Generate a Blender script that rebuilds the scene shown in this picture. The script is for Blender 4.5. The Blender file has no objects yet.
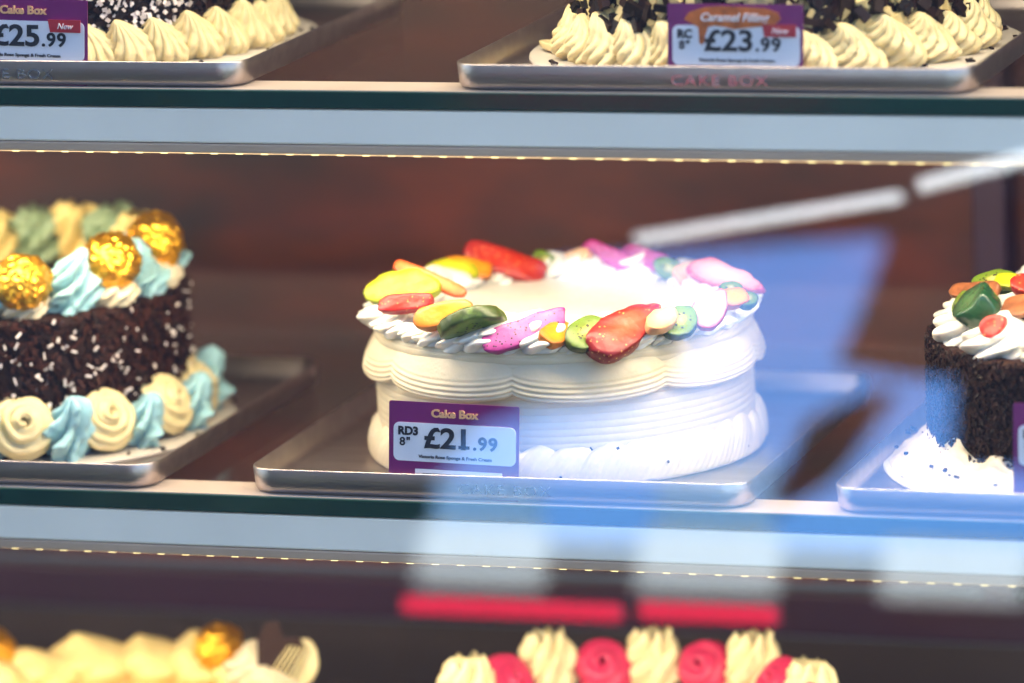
import bpy, bmesh, math, random
from mathutils import Vector, Matrix, noise

random.seed(7)
PI = math.pi
S = bpy.context.scene
C = S.collection

# ---------------------------------------------------------------- camera
cam_data = bpy.data.cameras.new('camera')
cam = bpy.data.objects.new('camera', cam_data)
C.objects.link(cam)
S.camera = cam
YAW, PITCH, ROLL, FPX = 0.31577, 0.20258, -0.04076, 5434.7
fw = Vector((-math.sin(YAW) * math.cos(PITCH), math.cos(YAW) * math.cos(PITCH), -math.sin(PITCH)))
rt = fw.cross(Vector((0, 0, 1))).normalized()
up = rt.cross(fw)
r2 = rt * math.cos(ROLL) + up * math.sin(ROLL)
u2 = up * math.cos(ROLL) - rt * math.sin(ROLL)
rot = Matrix((r2, u2, -fw)).transposed()
CAM_POS = Vector((0.94983, -2.90731, 0.73612))
cam.matrix_world = Matrix.Translation(CAM_POS) @ rot.to_4x4()
cam_data.sensor_width = 36.0
cam_data.lens = 36.0 * FPX / 1024
cam_data.clip_start = 0.05
cam_data.clip_end = 500
cam_data.dof.use_dof = True
cam_data.dof.focus_distance = 3.17
cam_data.dof.aperture_fstop = 3.0

# ---------------------------------------------------------------- daylight outside the window
W = bpy.data.worlds.new('World')
S.world = W
W.use_nodes = True
wn = W.node_tree.nodes
wl = W.node_tree.links
bg = wn['Background']
sky = wn.new('ShaderNodeTexSky')
sky.sky_type = 'NISHITA'
sky.sun_disc = False
sky.sun_elevation = math.radians(48)
sky.sun_rotation = math.radians(20)
hs = wn.new('ShaderNodeHueSaturation')
hs.inputs['Saturation'].default_value = 1.15
hs.inputs['Hue'].default_value = 0.514
wl.new(sky.outputs[0], hs.inputs['Color'])
wl.new(hs.outputs[0], bg.inputs['Color'])
bg.inputs['Strength'].default_value = 0.15

S.view_settings.view_transform = 'Standard'
S.view_settings.look = 'None'
S.view_settings.gamma = 1.0
S.view_settings.exposure = 2.38
S.view_settings.use_curve_mapping = False
S.render.engine = 'CYCLES'
S.cycles.use_denoising = True
S.cycles.max_bounces = 10
S.cycles.transparent_max_bounces = 16
S.cycles.sample_clamp_indirect = 6


def area_lamp(name, loc, rot_e, sx, sy, power, col):
    d = bpy.data.lights.new(name, 'AREA')
    d.shape = 'RECTANGLE'
    d.size, d.size_y = sx, sy
    d.energy = power
    d.color = col
    o = bpy.data.objects.new(name, d)
    o.location = loc
    o.rotation_euler = rot_e
    C.objects.link(o)
    return o


LED = (1.0, 0.82, 0.57)
# the light of the strips under each shelf's front rail and under the top of the case
for zz, pw in ((-0.0335, 1.10), (0.2079, 1.32), (0.475, 1.60)):
    area_lamp('strip_light', (-0.2, 0.022, zz), (math.radians(32), 0, 0), 1.5, 0.012, pw, LED)

# ---------------------------------------------------------------- materials
MATS = {}


def nodes_of(name):
    m = bpy.data.materials.new(name)
    m.use_nodes = True
    MATS[name] = m
    n = m.node_tree.nodes
    return m, n, m.node_tree.links, n['Principled BSDF']


def mat(name, col, rough=0.5, metal=0.0, sss=0.0, var=0.0, vscale=60.0, bump=0.0, bscale=200.0, island=0.0, emit=0.0, spec=None, stretch=None):
    m, n, l, b = nodes_of(name)
    b.inputs['Base Color'].default_value = (*col, 1)
    b.inputs['Roughness'].default_value = rough
    b.inputs['Metallic'].default_value = metal
    if spec is not None:
        b.inputs['Specular IOR Level'].default_value = spec
    if sss:
        b.inputs['Subsurface Weight'].default_value = sss
        b.inputs['Subsurface Radius'].default_value = (1.0, 0.75, 0.5)
        b.inputs['Subsurface Scale'].default_value = 0.004
    tc = n.new('ShaderNodeTexCoord')
    src = tc.outputs['Object']
    if stretch:
        mp = n.new('ShaderNodeMapping')
        mp.inputs['Scale'].default_value = stretch
        l.new(src, mp.inputs['Vector'])
        src = mp.outputs[0]
    val = None
    if var or island:
        hsv = n.new('ShaderNodeHueSaturation')
        hsv.inputs['Color'].default_value = (*col, 1)
        mr = n.new('ShaderNodeMapRange')
        if island:
            g = n.new('ShaderNodeNewGeometry')
            l.new(g.outputs['Random Per Island'], mr.inputs[0])
            a = island
        else:
            t = n.new('ShaderNodeTexNoise')
            t.inputs['Scale'].default_value = vscale
            t.inputs['Detail'].default_value = 4
            l.new(src, t.inputs['Vector'])
            l.new(t.outputs[0], mr.inputs[0])
            mr.inputs[1].default_value = 0.3
            mr.inputs[2].default_value = 0.7
            a = var
        mr.inputs[3].default_value = 1 - a
        mr.inputs[4].default_value = 1 + a
        l.new(mr.outputs[0], hsv.inputs['Value'])
        l.new(hsv.outputs[0], b.inputs['Base Color'])
    if bump:
        t2 = n.new('ShaderNodeTexNoise')
        t2.inputs['Scale'].default_value = bscale
        t2.inputs['Detail'].default_value = 5
        l.new(src, t2.inputs['Vector'])
        bp = n.new('ShaderNodeBump')
        bp.inputs['Strength'].default_value = bump
        bp.inputs['Distance'].default_value = 0.001
        l.new(t2.outputs[0], bp.inputs['Height'])
        l.new(bp.outputs[0], b.inputs['Normal'])
    if emit:
        b.inputs['Emission Color'].default_value = (*col, 1)
        b.inputs['Emission Strength'].default_value = emit
    return m


CREAM = mat('cream', (0.60, 0.515, 0.365), 0.42, sss=0.35, var=0.03, vscale=120, bump=0.25, bscale=420)
WHITE_CREAM = mat('white_cream', (0.68, 0.66, 0.61), 0.4, sss=0.35, var=0.03, vscale=120, bump=0.25, bscale=420)
IVORY = mat('ivory_cream', (0.66, 0.54, 0.28), 0.42, sss=0.35, var=0.05, vscale=90, bump=0.25, bscale=420)
BEIGE = mat('beige_cream', (0.78, 0.61, 0.27), 0.42, sss=0.3, var=0.07, vscale=60, bump=0.25, bscale=300)
BUTTER = mat('butter_cream', (0.78, 0.66, 0.38), 0.42, sss=0.35, var=0.05, vscale=60, bump=0.25, bscale=300)
YELLOW_CREAM = mat('yellow_cream', (0.72, 0.54, 0.20), 0.42, sss=0.3, var=0.06, vscale=60, bump=0.25, bscale=300)
BLUE_CREAM = mat('blue_cream', (0.28, 0.48, 0.52), 0.45, sss=0.4, var=0.22, vscale=70, bump=0.25, bscale=400)
GREEN_CREAM = mat('pale_green_cream', (0.26, 0.34, 0.20), 0.42, sss=0.3, var=0.08, vscale=70, bump=0.2)
PINK_CREAM = mat('pink_cream', (0.58, 0.03, 0.10), 0.42, sss=0.25, var=0.08, vscale=70, bump=0.2)
CHOC = mat('chocolate_coat', (0.022, 0.007, 0.004), 0.6, spec=0.2, bump=0.8, bscale=300)
FLAKE = mat('chocolate_flake', (0.028, 0.0075, 0.004), 0.6, island=0.75, spec=0.2)
DARK_FLAKE = mat('dark_chocolate_flake', (0.015, 0.0052, 0.0035), 0.5, island=0.7, spec=0.2)
PALE_FLAKE = mat('pale_flake', (0.60, 0.52, 0.49), 0.5, island=0.4)
CURL = mat('white_chocolate_curl', (0.58, 0.45, 0.20), 0.45, island=0.2)
GOLD_BARK = mat('milk_chocolate_bark', (0.20, 0.065, 0.022), 0.45, var=0.4, vscale=160, bump=0.6, bscale=300)
BOARD = mat('cake_board_card', (0.55, 0.50, 0.43), 0.5, var=0.04, vscale=40)
STEEL = mat('brushed_aluminium', (0.44, 0.385, 0.37), 0.38, 1.0, var=0.12, vscale=14, bump=0.12, bscale=160, stretch=(1, 6, 8))
EMBOSS = mat('embossed_aluminium', (0.80, 0.80, 0.82), 0.22, 1.0)
RAIL = mat('white_enamelled_metal', (0.95, 0.88, 0.74), 0.42, 0.0, var=0.05, vscale=9, bump=0.08, bscale=40)
RAIL_LIP = mat('tan_anodised_metal', (0.52, 0.36, 0.24), 0.5, 0.0, var=0.10, vscale=10)
RAIL_TOP = mat('pale_tan_metal', (0.55, 0.44, 0.35), 0.45, 0.2, var=0.12, vscale=16)
GLASS_EDGE = mat('green_glass_edge', (0.012, 0.045, 0.030), 0.12, var=0.3, vscale=7)
LED_DOT = mat('led_dot', (1.0, 0.80, 0.36), 0.4, emit=0.55)
LED_TAPE = mat('led_tape', (1.0, 0.66, 0.34), 0.4, emit=0.28)
PURPLE = mat('purple_card', (0.165, 0.006, 0.110), 0.4, var=0.05, vscale=50)
PANEL = mat('white_card_print', (0.72, 0.71, 0.75), 0.4, var=0.02)
BLACK_INK = mat('black_ink', (0.012, 0.012, 0.018), 0.4)
GOLD_INK = mat('gold_ink', (0.80, 0.42, 0.20), 0.4)
WHITE_INK = mat('white_ink', (0.85, 0.82, 0.80), 0.4)
RED_INK = mat('red_ink', (0.42, 0.02, 0.03), 0.4)
CARAMEL = mat('caramel_ink', (0.48, 0.11, 0.015), 0.35, var=0.35, vscale=160)
PURPLE_PANEL = mat('purple_panel', (0.026, 0.003, 0.022), 0.45, var=0.25, vscale=5)
DARK_METAL = mat('dark_grey_metal', (0.052, 0.036, 0.034), 0.4, 0.5, var=0.2, vscale=6)
OUT_DARK = mat('dark_reflection_mask', (0.016, 0.010, 0.010), 0.7)  # only for the added, unseen masks that shape the reflected sky
LIT_WHITE = mat('white_reflection_glow', (1.0, 0.66, 0.44), 0.4, emit=0.60)  # added glow for the reflections, warm against the pane's blue tint
LIT_DIM = mat('dim_reflection_glow', (0.9, 0.97, 1.0), 0.4, emit=0.15)  # fainter added glow, fades the reflected pillars towards their top
LIT_RED = mat('red_reflection_glow', (1.0, 0.010, 0.030), 0.4, emit=1.9)  # added glow behind the red bars in the reflection
STREAK_GLOW = mat('streak_reflection_glow', (1.0, 0.64, 0.46), 0.4, emit=2.0)  # added glow behind the white streaks in the reflection

# strawberry / kiwi / dragon fruit / mango
def fruit_mat(name, stops, rad=True, seed_scale=0.0, seed_col=(0.02, 0.015, 0.01), seed_lo=0.0, seed_hi=1.0, rough=0.42, seed_size=0.2):
    """flesh colour by the distance from the slice's middle (its own object space), with seeds scattered by a Voronoi texture"""
    m, n, l, b = nodes_of(name)
    b.inputs['Roughness'].default_value = rough
    b.inputs['Subsurface Weight'].default_value = 0.15
    b.inputs['Subsurface Scale'].default_value = 0.002
    tc = n.new('ShaderNodeTexCoord')
    g = n.new('ShaderNodeVectorMath')
    g.operation = 'MULTIPLY_ADD'
    g.inputs[1].default_value = (2, 2, 0)
    g.inputs[2].default_value = (-1, -1, 0)
    l.new(tc.outputs['Generated'], g.inputs[0])
    ln = n.new('ShaderNodeVectorMath')
    ln.operation = 'LENGTH'
    l.new(g.outputs[0], ln.inputs[0])
    nz = n.new('ShaderNodeTexNoise')
    nz.inputs['Scale'].default_value = 300
    l.new(tc.outputs['Object'], nz.inputs['Vector'])
    ad = n.new('ShaderNodeMath')
    ad.operation = 'MULTIPLY_ADD'
    ad.inputs[1].default_value = 0.35
    l.new(nz.outputs[0], ad.inputs[0])
    l.new(ln.outputs[1], ad.inputs[2])
    sb = n.new('ShaderNodeMath')
    sb.operation = 'SUBTRACT'
    sb.inputs[1].default_value = 0.17
    l.new(ad.outputs[0], sb.inputs[0])
    cr = n.new('ShaderNodeValToRGB')
    while len(cr.color_ramp.elements) < len(stops):
        cr.color_ramp.elements.new(0.5)
    for e, (p, c) in zip(cr.color_ramp.elements, stops):
        e.position = p
        e.color = (*c, 1)
    l.new(sb.outputs[0], cr.inputs[0])
    out = cr.outputs[0]
    if seed_scale:
        v = n.new('ShaderNodeTexVoronoi')
        v.inputs['Scale'].default_value = seed_scale
        l.new(tc.outputs['Object'], v.inputs['Vector'])
        lt = n.new('ShaderNodeMath')
        lt.operation = 'LESS_THAN'
        lt.inputs[1].default_value = seed_size
        l.new(v.outputs['Distance'], lt.inputs[0])
        a1 = n.new('ShaderNodeMath')
        a1.operation = 'GREATER_THAN'
        a1.inputs[1].default_value = seed_lo
        l.new(ln.outputs[1], a1.inputs[0])
        a2 = n.new('ShaderNodeMath')
        a2.operation = 'LESS_THAN'
        a2.inputs[1].default_value = seed_hi
        l.new(ln.outputs[1], a2.inputs[0])
        mm = n.new('ShaderNodeMath')
        mm.operation = 'MULTIPLY'
        l.new(a1.outputs[0], mm.inputs[0])
        l.new(a2.outputs[0], mm.inputs[1])
        m2 = n.new('ShaderNodeMath')
        m2.operation = 'MULTIPLY'
        l.new(mm.outputs[0], m2.inputs[0])
        l.new(lt.outputs[0], m2.inputs[1])
        mx = n.new('ShaderNodeMix')
        mx.data_type = 'RGBA'
        l.new(m2.outputs[0], mx.inputs[0])
        l.new(out, mx.inputs[6])
        mx.inputs[7].default_value = (*seed_col, 1)
        out = mx.outputs[2]
    l.new(out, b.inputs['Base Color'])
    bp = n.new('ShaderNodeBump')
    bp.inputs['Strength'].default_value = 0.3
    bp.inputs['Distance'].default_value = 0.001
    l.new(nz.outputs[0], bp.inputs['Height'])
    l.new(bp.outputs[0], b.inputs['Normal'])
    return m


STRAW = fruit_mat('strawberry_flesh', [(0.0, (0.3961, 0.0729, 0.0214)), (0.45, (0.3802, 0.0405, 0.0109)), (0.75, (0.3027, 0.009, 0.0054)), (1.0, (0.1869, 0.0017, 0.0023))], seed_scale=330, seed_col=(0.50, 0.24, 0.06), seed_lo=0.5, seed_hi=2, seed_size=0.21)
STRAW_PALE = fruit_mat('pale_strawberry_flesh', [(0.0, (0.5876, 0.3802, 0.3027)), (0.55, (0.5447, 0.2434, 0.2008)), (0.85, (0.45, 0.16, 0.13)), (1.0, (0.34, 0.035, 0.035))])
STRAW_RED = fruit_mat('red_strawberry_skin', [(0.0, (0.3961, 0.0192, 0.0047)), (0.6, (0.3644, 0.0149, 0.0054)), (1.0, (0.2434, 0.0023, 0.0029))], seed_scale=330, seed_col=(0.7, 0.25, 0.06), seed_size=0.16)
KIWI = fruit_mat('kiwi_flesh', [(0.0, (0.3961, 0.3644, 0.1599)), (0.25, (0.3027, 0.3027, 0.0617)), (0.45, (0.1337, 0.1869, 0.0129)), (0.85, (0.0963, 0.1599, 0.0109)), (1.0, (0.0355, 0.0562, 0.0054))], seed_scale=380, seed_lo=0.25, seed_hi=0.62, seed_size=0.33)
DRAGON = fruit_mat('dragon_fruit_flesh', [(0.0, (0.4283, 0.1085, 0.2728)), (0.7, (0.3961, 0.0844, 0.2728)), (1.0, (0.3027, 0.017, 0.1599))], seed_scale=400, seed_size=0.225)
MANGO = fruit_mat('mango_flesh', [(0.0, (0.5447, 0.2434, 0.0029)), (0.7, (0.5278, 0.2008, 0.0023)), (1.0, (0.461, 0.1337, 0.0017))])
LIME = fruit_mat('yellow_green_flesh', [(0.0, (0.5447, 0.4283, 0.009)), (0.6, (0.4942, 0.3961, 0.0023)), (1.0, (0.2434, 0.2728, 0.0023))])
PEACH = fruit_mat('peach_flesh', [(0.0, (0.5447, 0.2728, 0.0963)), (0.6, (0.5447, 0.2008, 0.0405)), (1.0, (0.4775, 0.0729, 0.0054))])
PALE_PEACH = fruit_mat('pale_peach_flesh', [(0.0, (0.5618, 0.4283, 0.2728)), (0.6, (0.5447, 0.3802, 0.2148)), (1.0, (0.5025, 0.2654, 0.1273))])
GRAPE = fruit_mat('green_grape_skin', [(0.0, (0.0729, 0.1337, 0.0509)), (1.0, (0.009, 0.0405, 0.017))], rough=0.12)

# gold foil
m, n, l, b = nodes_of('gold_foil')
b.inputs['Metallic'].default_value = 0.92
b.inputs['Roughness'].default_value = 0.30
b.inputs['Base Color'].default_value = (0.85, 0.43, 0.035, 1)
tc = n.new('ShaderNodeTexCoord')
v = n.new('ShaderNodeTexVoronoi')
v.inputs['Scale'].default_value = 240
l.new(tc.outputs['Object'], v.inputs['Vector'])
bp = n.new('ShaderNodeBump')
bp.inputs['Strength'].default_value = 0.9
bp.inputs['Distance'].default_value = 0.0012
l.new(v.outputs['Distance'], bp.inputs['Height'])
l.new(bp.outputs[0], b.inputs['Normal'])
GOLD = m

# window pane: clear with a mirror share tinted blue to deepen the reflected sky
m, n, l, b = nodes_of('window_glass')
n.remove(b)
tr = n.new('ShaderNodeBsdfTransparent')
tr.inputs[0].default_value = (0.97, 0.985, 0.98, 1)
gl = n.new('ShaderNodeBsdfGlossy')
gl.inputs['Roughness'].default_value = 0.0
gl.inputs['Color'].default_value = (0.42, 0.70, 1, 1)
mx = n.new('ShaderNodeMixShader')
mx.inputs[0].default_value = 0.092
l.new(tr.outputs[0], mx.inputs[1])
l.new(gl.outputs[0], mx.inputs[2])
l.new(mx.outputs[0], n['Material Output'].inputs['Surface'])
PANE = m

# shelf glass: smoky clear plate with a sheen
m, n, l, b = nodes_of('shelf_glass')
n.remove(b)
tr = n.new('ShaderNodeBsdfTransparent')
tr.inputs[0].default_value = (0.87, 0.85, 0.82, 1)
gl = n.new('ShaderNodeBsdfGlossy')
gl.inputs['Roughness'].default_value = 0.08
gl.inputs['Color'].default_value = (0.8, 0.8, 0.8, 1)
mx = n.new('ShaderNodeMixShader')
mx.inputs[0].default_value = 0.16
l.new(tr.outputs[0], mx.inputs[1])
l.new(gl.outputs[0], mx.inputs[2])
l.new(mx.outputs[0], n['Material Output'].inputs['Surface'])
SHELF_GLASS = m

# brown back panel with soft uneven blotches
m, n, l, b = nodes_of('brown_back_panel')
tc = n.new('ShaderNodeTexCoord')
mp = n.new('ShaderNodeMapping')
mp.inputs['Scale'].default_value = (3.0, 1, 7.0)
l.new(tc.outputs['Object'], mp.inputs['Vector'])
t = n.new('ShaderNodeTexNoise')
t.inputs['Scale'].default_value = 2.2
t.inputs['Detail'].default_value = 3
l.new(mp.outputs[0], t.inputs['Vector'])
cr = n.new('ShaderNodeValToRGB')
e = cr.color_ramp.elements
e[0].position, e[0].color = 0.32, (0.020, 0.008, 0.008, 1)
e[1].position, e[1].color = 0.70, (0.125, 0.021, 0.008, 1)
k = e.new(0.5)
k.color = (0.062, 0.013, 0.008, 1)
l.new(t.outputs[0], cr.inputs[0])
l.new(cr.outputs[0], b.inputs['Base Color'])
b.inputs['Roughness'].default_value = 0.35
BACK = m


# ---------------------------------------------------------------- helpers
def link(name, me, m, parent=None, smooth=True):
    me.materials.clear()
    me.materials.append(m)
    if smooth:
        me.polygons.foreach_set('use_smooth', [True] * len(me.polygons))
    o = bpy.data.objects.new(name, me)
    C.objects.link(o)
    if parent:
        o.parent = parent
    return o


def mesh(name, verts, faces):
    me = bpy.data.meshes.new(name)
    me.from_pydata(verts, [], faces)
    me.update()
    return me


def obj(name, verts, faces, m, parent=None, smooth=True):
    return link(name, mesh(name, verts, faces), m, parent, smooth)


def tag(o, label=None, cat=None, group=None, kind=None):
    if label: o['label'] = label
    if cat: o['category'] = cat
    if group: o['group'] = group
    if kind: o['kind'] = kind
    return o


def empty(name, loc, label, cat, group=None, rz=0.0):
    o = bpy.data.objects.new(name, None)
    o.empty_display_size = 0.02
    o.location = loc
    o.rotation_euler = (0, 0, rz)
    C.objects.link(o)
    return tag(o, label, cat, group)


def copy_of(o, parent, loc, rz=0.0, scale=(1, 1, 1), name=None):
    c = o.copy()
    if name: c.name = name
    C.objects.link(c)
    c.parent = parent
    c.location = loc
    c.rotation_euler = (0, 0, rz)
    c.scale = scale
    return c


class MB:
    def __init__(s):
        s.v, s.f = [], []

    def add(s, v, f):
        b0 = len(s.v)
        s.v += [tuple(p) for p in v]
        s.f += [tuple(i + b0 for i in q) for q in f]

    def box(s, x0, x1, y0, y1, z0, z1, M=None):
        v = [Vector((x, y, z)) for z in (z0, z1) for y in (y0, y1) for x in (x0, x1)]
        if M: v = [M @ p for p in v]
        s.add(v, [(0, 2, 3, 1), (4, 5, 7, 6), (0, 1, 5, 4), (2, 6, 7, 3), (0, 4, 6, 2), (1, 3, 7, 5)])

    def build(s, name, m, parent=None, smooth=False, bevel=0.0, seg=2):
        o = obj(name, s.v, s.f, m, parent, smooth)
        if bevel:
            bm = bmesh.new()
            bm.from_mesh(o.data)
            bmesh.ops.bevel(bm, geom=bm.edges[:], offset=bevel, segments=seg, affect='EDGES', profile=0.5)
            bm.to_mesh(o.data)
            bm.free()
        return o


def fbm(p, s):
    return noise.noise(Vector(p) * s)


def revolve(fun, nu, nv, cap_top=False, cap_bottom=False):
    """fun(theta, t) -> point; nu around, nv along"""
    v, f = [], []
    for j in range(nv):
        for i in range(nu):
            v.append(fun(2 * PI * i / nu, j / (nv - 1)))
    for j in range(nv - 1):
        for i in range(nu):
            a, b_ = j * nu + i, j * nu + (i + 1) % nu
            f.append((a, b_, b_ + nu, a + nu))
    if cap_bottom: f.append(tuple(range(nu))[::-1])
    if cap_top: f.append(tuple((nv - 1) * nu + i for i in range(nu)))
    return v, f


def mound(R, H, n=8, twist=0.5, depth=0.3, tip=0.18, lean=0.0, seed=0, nu=72, nv=26, teeth=0.0, rough=0.05, club=False):
    """piped star-tip swirl: ridged surface that narrows to a drawn-out tip"""
    def fun(th, t):
        pr = (0.80 + 0.65 * t - 0.2 * t * t) if t < 0.25 else None
        if pr is None:
            u = (t - 0.25) / 0.75
            pr = (0.95) * (1 - u ** 1.7) + tip * u ** 0.7 * (1 - 0.75 * u)
        if club: pr = 0.86 + 0.16 * math.sin(PI * min(1, t * 1.15)) if t < 0.74 else (0.97 - 0.42 * ((t - 0.74) / 0.26) ** 1.6)
        ph = n * (th - 2 * PI * twist * t) / 2
        rid = abs(math.sin(ph)) ** 0.75
        r = R * pr * (1 - depth * (1 - rid))
        z = H * t
        z += teeth * H * (rid - 0.5) * max(0, t - 0.55) * 2
        p = Vector((r * math.cos(th), r * math.sin(th), z))
        w = fbm((p.x + seed, p.y, p.z), 60) * rough * R * 3
        w2 = fbm((p.x, p.y + seed * 3, p.z), 190) * rough * R
        s_ = 1 + (w + w2) / max(R, 1e-5)
        return (p.x * s_ + lean * H * t * t, p.y * s_, p.z + w * 0.4)
    v, f = revolve(fun, nu, nv, cap_top=True)
    return v, f


def rose(R, rope, turns=2.2, rise=0.6, teeth=6, depth=0.28, seed=0, nsec=24, steps=110):
    """spiral of a star-section rope wound from the rim to the middle, facing +Z"""
    v, f = [], []
    pts = []
    for i in range(steps):
        t = i / (steps - 1)
        a = 2 * PI * turns * t + seed
        rr = (R - rope) * (1 - t) ** 0.85
        pts.append(Vector((rr * math.cos(a), rr * math.sin(a), rope * 0.55 + rise * R * t ** 1.2)))
    for i, p in enumerate(pts):
        t = i / (steps - 1)
        d = (pts[min(i + 1, steps - 1)] - pts[max(i - 1, 0)]).normalized()
        side = d.cross(Vector((0, 0, 1))).normalized()
        upv = side.cross(d)
        ra = rope * (1 - 0.35 * t) * (min(1, 4 * t + 0.45)) * (1 if t < 0.93 else (1 - (t - 0.93) / 0.07 * 0.8))
        for k_ in range(nsec):
            th = 2 * PI * k_ / nsec
            r = ra * (1 - depth * (1 - abs(math.sin(teeth * (th + 1.3 * t * turns) / 2)) ** 0.8))
            q = p + side * (r * math.cos(th)) + upv * (r * math.sin(th))
            q += Vector((1, 1, 1)) * (fbm(q + Vector((seed, 0, 0)), 110) * rope * 0.12)
            v.append(tuple(q))
    for i in range(steps - 1):
        for k_ in range(nsec):
            a, b_ = i * nsec + k_, i * nsec + (k_ + 1) % nsec
            f.append((a, b_, b_ + nsec, a + nsec))
    f.append(tuple(range(nsec))[::-1])
    f.append(tuple((steps - 1) * nsec + i for i in range(nsec)))
    return v, f


def bits_on_cylinder(n, R, z0, z1, lmin, lmax, wid, rng, out=0.0015, zfun=None, arc=None):
    """loose flakes stuck on an upright round side"""
    mb = MB()
    for _ in range(n):
        a = rng.uniform(*(arc or (0, 2 * PI)))
        z = rng.uniform(z0, z1 if zfun is None else zfun(a))
        L = rng.uniform(lmin, lmax)
        w = wid * rng.uniform(0.6, 1.3)
        tx = Vector((-math.sin(a), math.cos(a), 0))
        nr = Vector((math.cos(a), math.sin(a), 0))
        g = rng.uniform(0, PI)
        ax = (tx * math.cos(g) + Vector((0, 0, 1)) * math.sin(g) + nr * rng.uniform(-0.5, 0.5)).normalized()
        sd = ax.cross(nr).normalized()
        nn = sd.cross(ax)
        c = nr * (R + rng.uniform(-0.0006, out)) + Vector((0, 0, z))
        M = Matrix((ax, sd, nn)).transposed().to_4x4()
        M.translation = c
        mb.box(-L / 2, L / 2, -w / 2, w / 2, -w * 0.35, w * 0.35, M)
    return mb


def bits_on_disc(n, r0, r1, z, lmin, lmax, wid, rng, pile=0.004, arc=None, flat=0.5):
    mb = MB()
    for _ in range(n):
        a = rng.uniform(*(arc or (0, 2 * PI)))
        r = math.sqrt(rng.uniform(r0 * r0, r1 * r1))
        L = rng.uniform(lmin, lmax)
        w = wid * rng.uniform(0.5, 1.3)
        M = Matrix.Rotation(rng.uniform(0, 2 * PI), 4, 'Z') @ Matrix.Rotation(rng.uniform(-1, 1) * flat, 4, 'Y') @ Matrix.Rotation(rng.uniform(-1, 1) * flat * 1.4, 4, 'X')
        M.translation = Vector((r * math.cos(a), r * math.sin(a), z + rng.uniform(0, pile)))
        mb.box(-L / 2, L / 2, -w / 2, w / 2, -0.0006, 0.0006, M)
    return mb


def text_mesh(name, s, size, m, parent, x, z, y=-0.0012, bold=0.0, shear=0.0, align='LEFT', depth=0.00025, sx=1.0, spacing=1.0, tilt=0.0):
    cu = bpy.data.curves.new('lettering_curve', 'FONT')
    cu.body = s
    cu.size = size
    cu.align_x = align
    cu.extrude = depth
    cu.offset = bold
    cu.shear = shear
    cu.space_character = spacing
    cu.resolution_u = 4
    t_ = bpy.data.objects.new('lettering_tmp', cu)
    C.objects.link(t_)
    dg = bpy.context.evaluated_depsgraph_get()
    me = bpy.data.meshes.new_from_object(t_.evaluated_get(dg))
    bpy.data.objects.remove(t_)
    bpy.data.curves.remove(cu)
    me.transform(Matrix.Translation((x, y, z)) @ Matrix.Rotation(PI / 2, 4, 'X') @ Matrix.Rotation(tilt, 4, 'Z') @ Matrix.Diagonal((sx, 1, 1, 1)))
    return link(name, me, m, parent, smooth=False)


def rrect(w, h, r, n=6):
    """rounded rectangle outline, corner at origin"""
    pts = []
    for cx, cy, a0 in ((w - r, h - r, 0), (r, h - r, PI / 2), (r, r, PI), (w - r, r, 1.5 * PI)):
        for i in range(n + 1):
            a = a0 + PI / 2 * i / n
            pts.append((cx + r * math.cos(a), cy + r * math.sin(a)))
    return pts


def plate(outline, y0, y1, dx=0.0, dz=0.0):
    """an outline in the XZ plane given thickness along Y"""
    n_ = len(outline)
    v = [(x + dx, y0, z + dz) for x, z in outline] + [(x + dx, y1, z + dz) for x, z in outline]
    f = [tuple(range(n_)), tuple(range(2 * n_ - 1, n_ - 1, -1))]
    f += [(i, i + n_, (i + 1) % n_ + n_, (i + 1) % n_) for i in range(n_)]
    return v, f


# ---------------------------------------------------------------- the display case
FLOOR = 0.0112     # top of the shelf glass above the shelf's own origin
case = empty('display_case', (0, 0.25, -0.75), 'brown backed shop display case with a clear tilted front pane, holding every cake', 'display case')
OX, OY, OZ = 0, 0.25, -0.75


def case_part(name, boxes, m, bevel=0.0):
    mb = MB()
    for (x0, x1, y0, y1, z0, z1) in boxes:
        mb.box(x0 - OX, x1 - OX, y0 - OY, y1 - OY, z0 - OZ, z1 - OZ)
    return mb.build(name, m, case, bevel=bevel)


case_part('back_panel', [(-1.2, 0.9, 0.50, 0.52, -0.160, 0.56)], BACK)
case_part('kick_rail', [(-1.2, 0.9, 0.485, 0.515, -0.194, -0.163)], PURPLE_PANEL, 0.003)
case_part('lower_back_panel', [(-1.2, 0.9, 0.497, 0.52, -0.75, -0.197)], DARK_METAL)
case_part('side_panel', [(-1.22, -1.203, 0.03, 0.52, -0.75, 0.56)], DARK_METAL)
case_part('side_panel', [(0.903, 0.92, 0.03, 0.52, -0.75, 0.56)], DARK_METAL)
case_part('top_panel', [(-1.22, 0.92, -0.02, 0.52, 0.562, 0.60)], DARK_METAL, 0.002)
case_part('base_panel', [(-1.22, 0.92, 0.0, 0.52, -0.79, -0.752)], DARK_METAL, 0.002)
case_part('back_post', [(0.163, 0.186, 0.465, 0.495, -0.16, 0.56)], PURPLE_PANEL, 0.003)
case_part('top_light_rail', [(-1.2, 0.9, 0.0, 0.04, 0.488, 0.55)], RAIL, 0.002)

# front pane, leaning in at the top
TAU = math.radians(14)
pm = MB()
Mp = Matrix.Translation((0 - OX, -0.02 - OY, 0.30 - OZ)) @ Matrix.Rotation(-TAU, 4, 'X')
pm.box(-1.2, 0.9, -0.006, 0.0, -0.62, 0.32, Mp)
pm.build('glass_pane', PANE, case)

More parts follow.
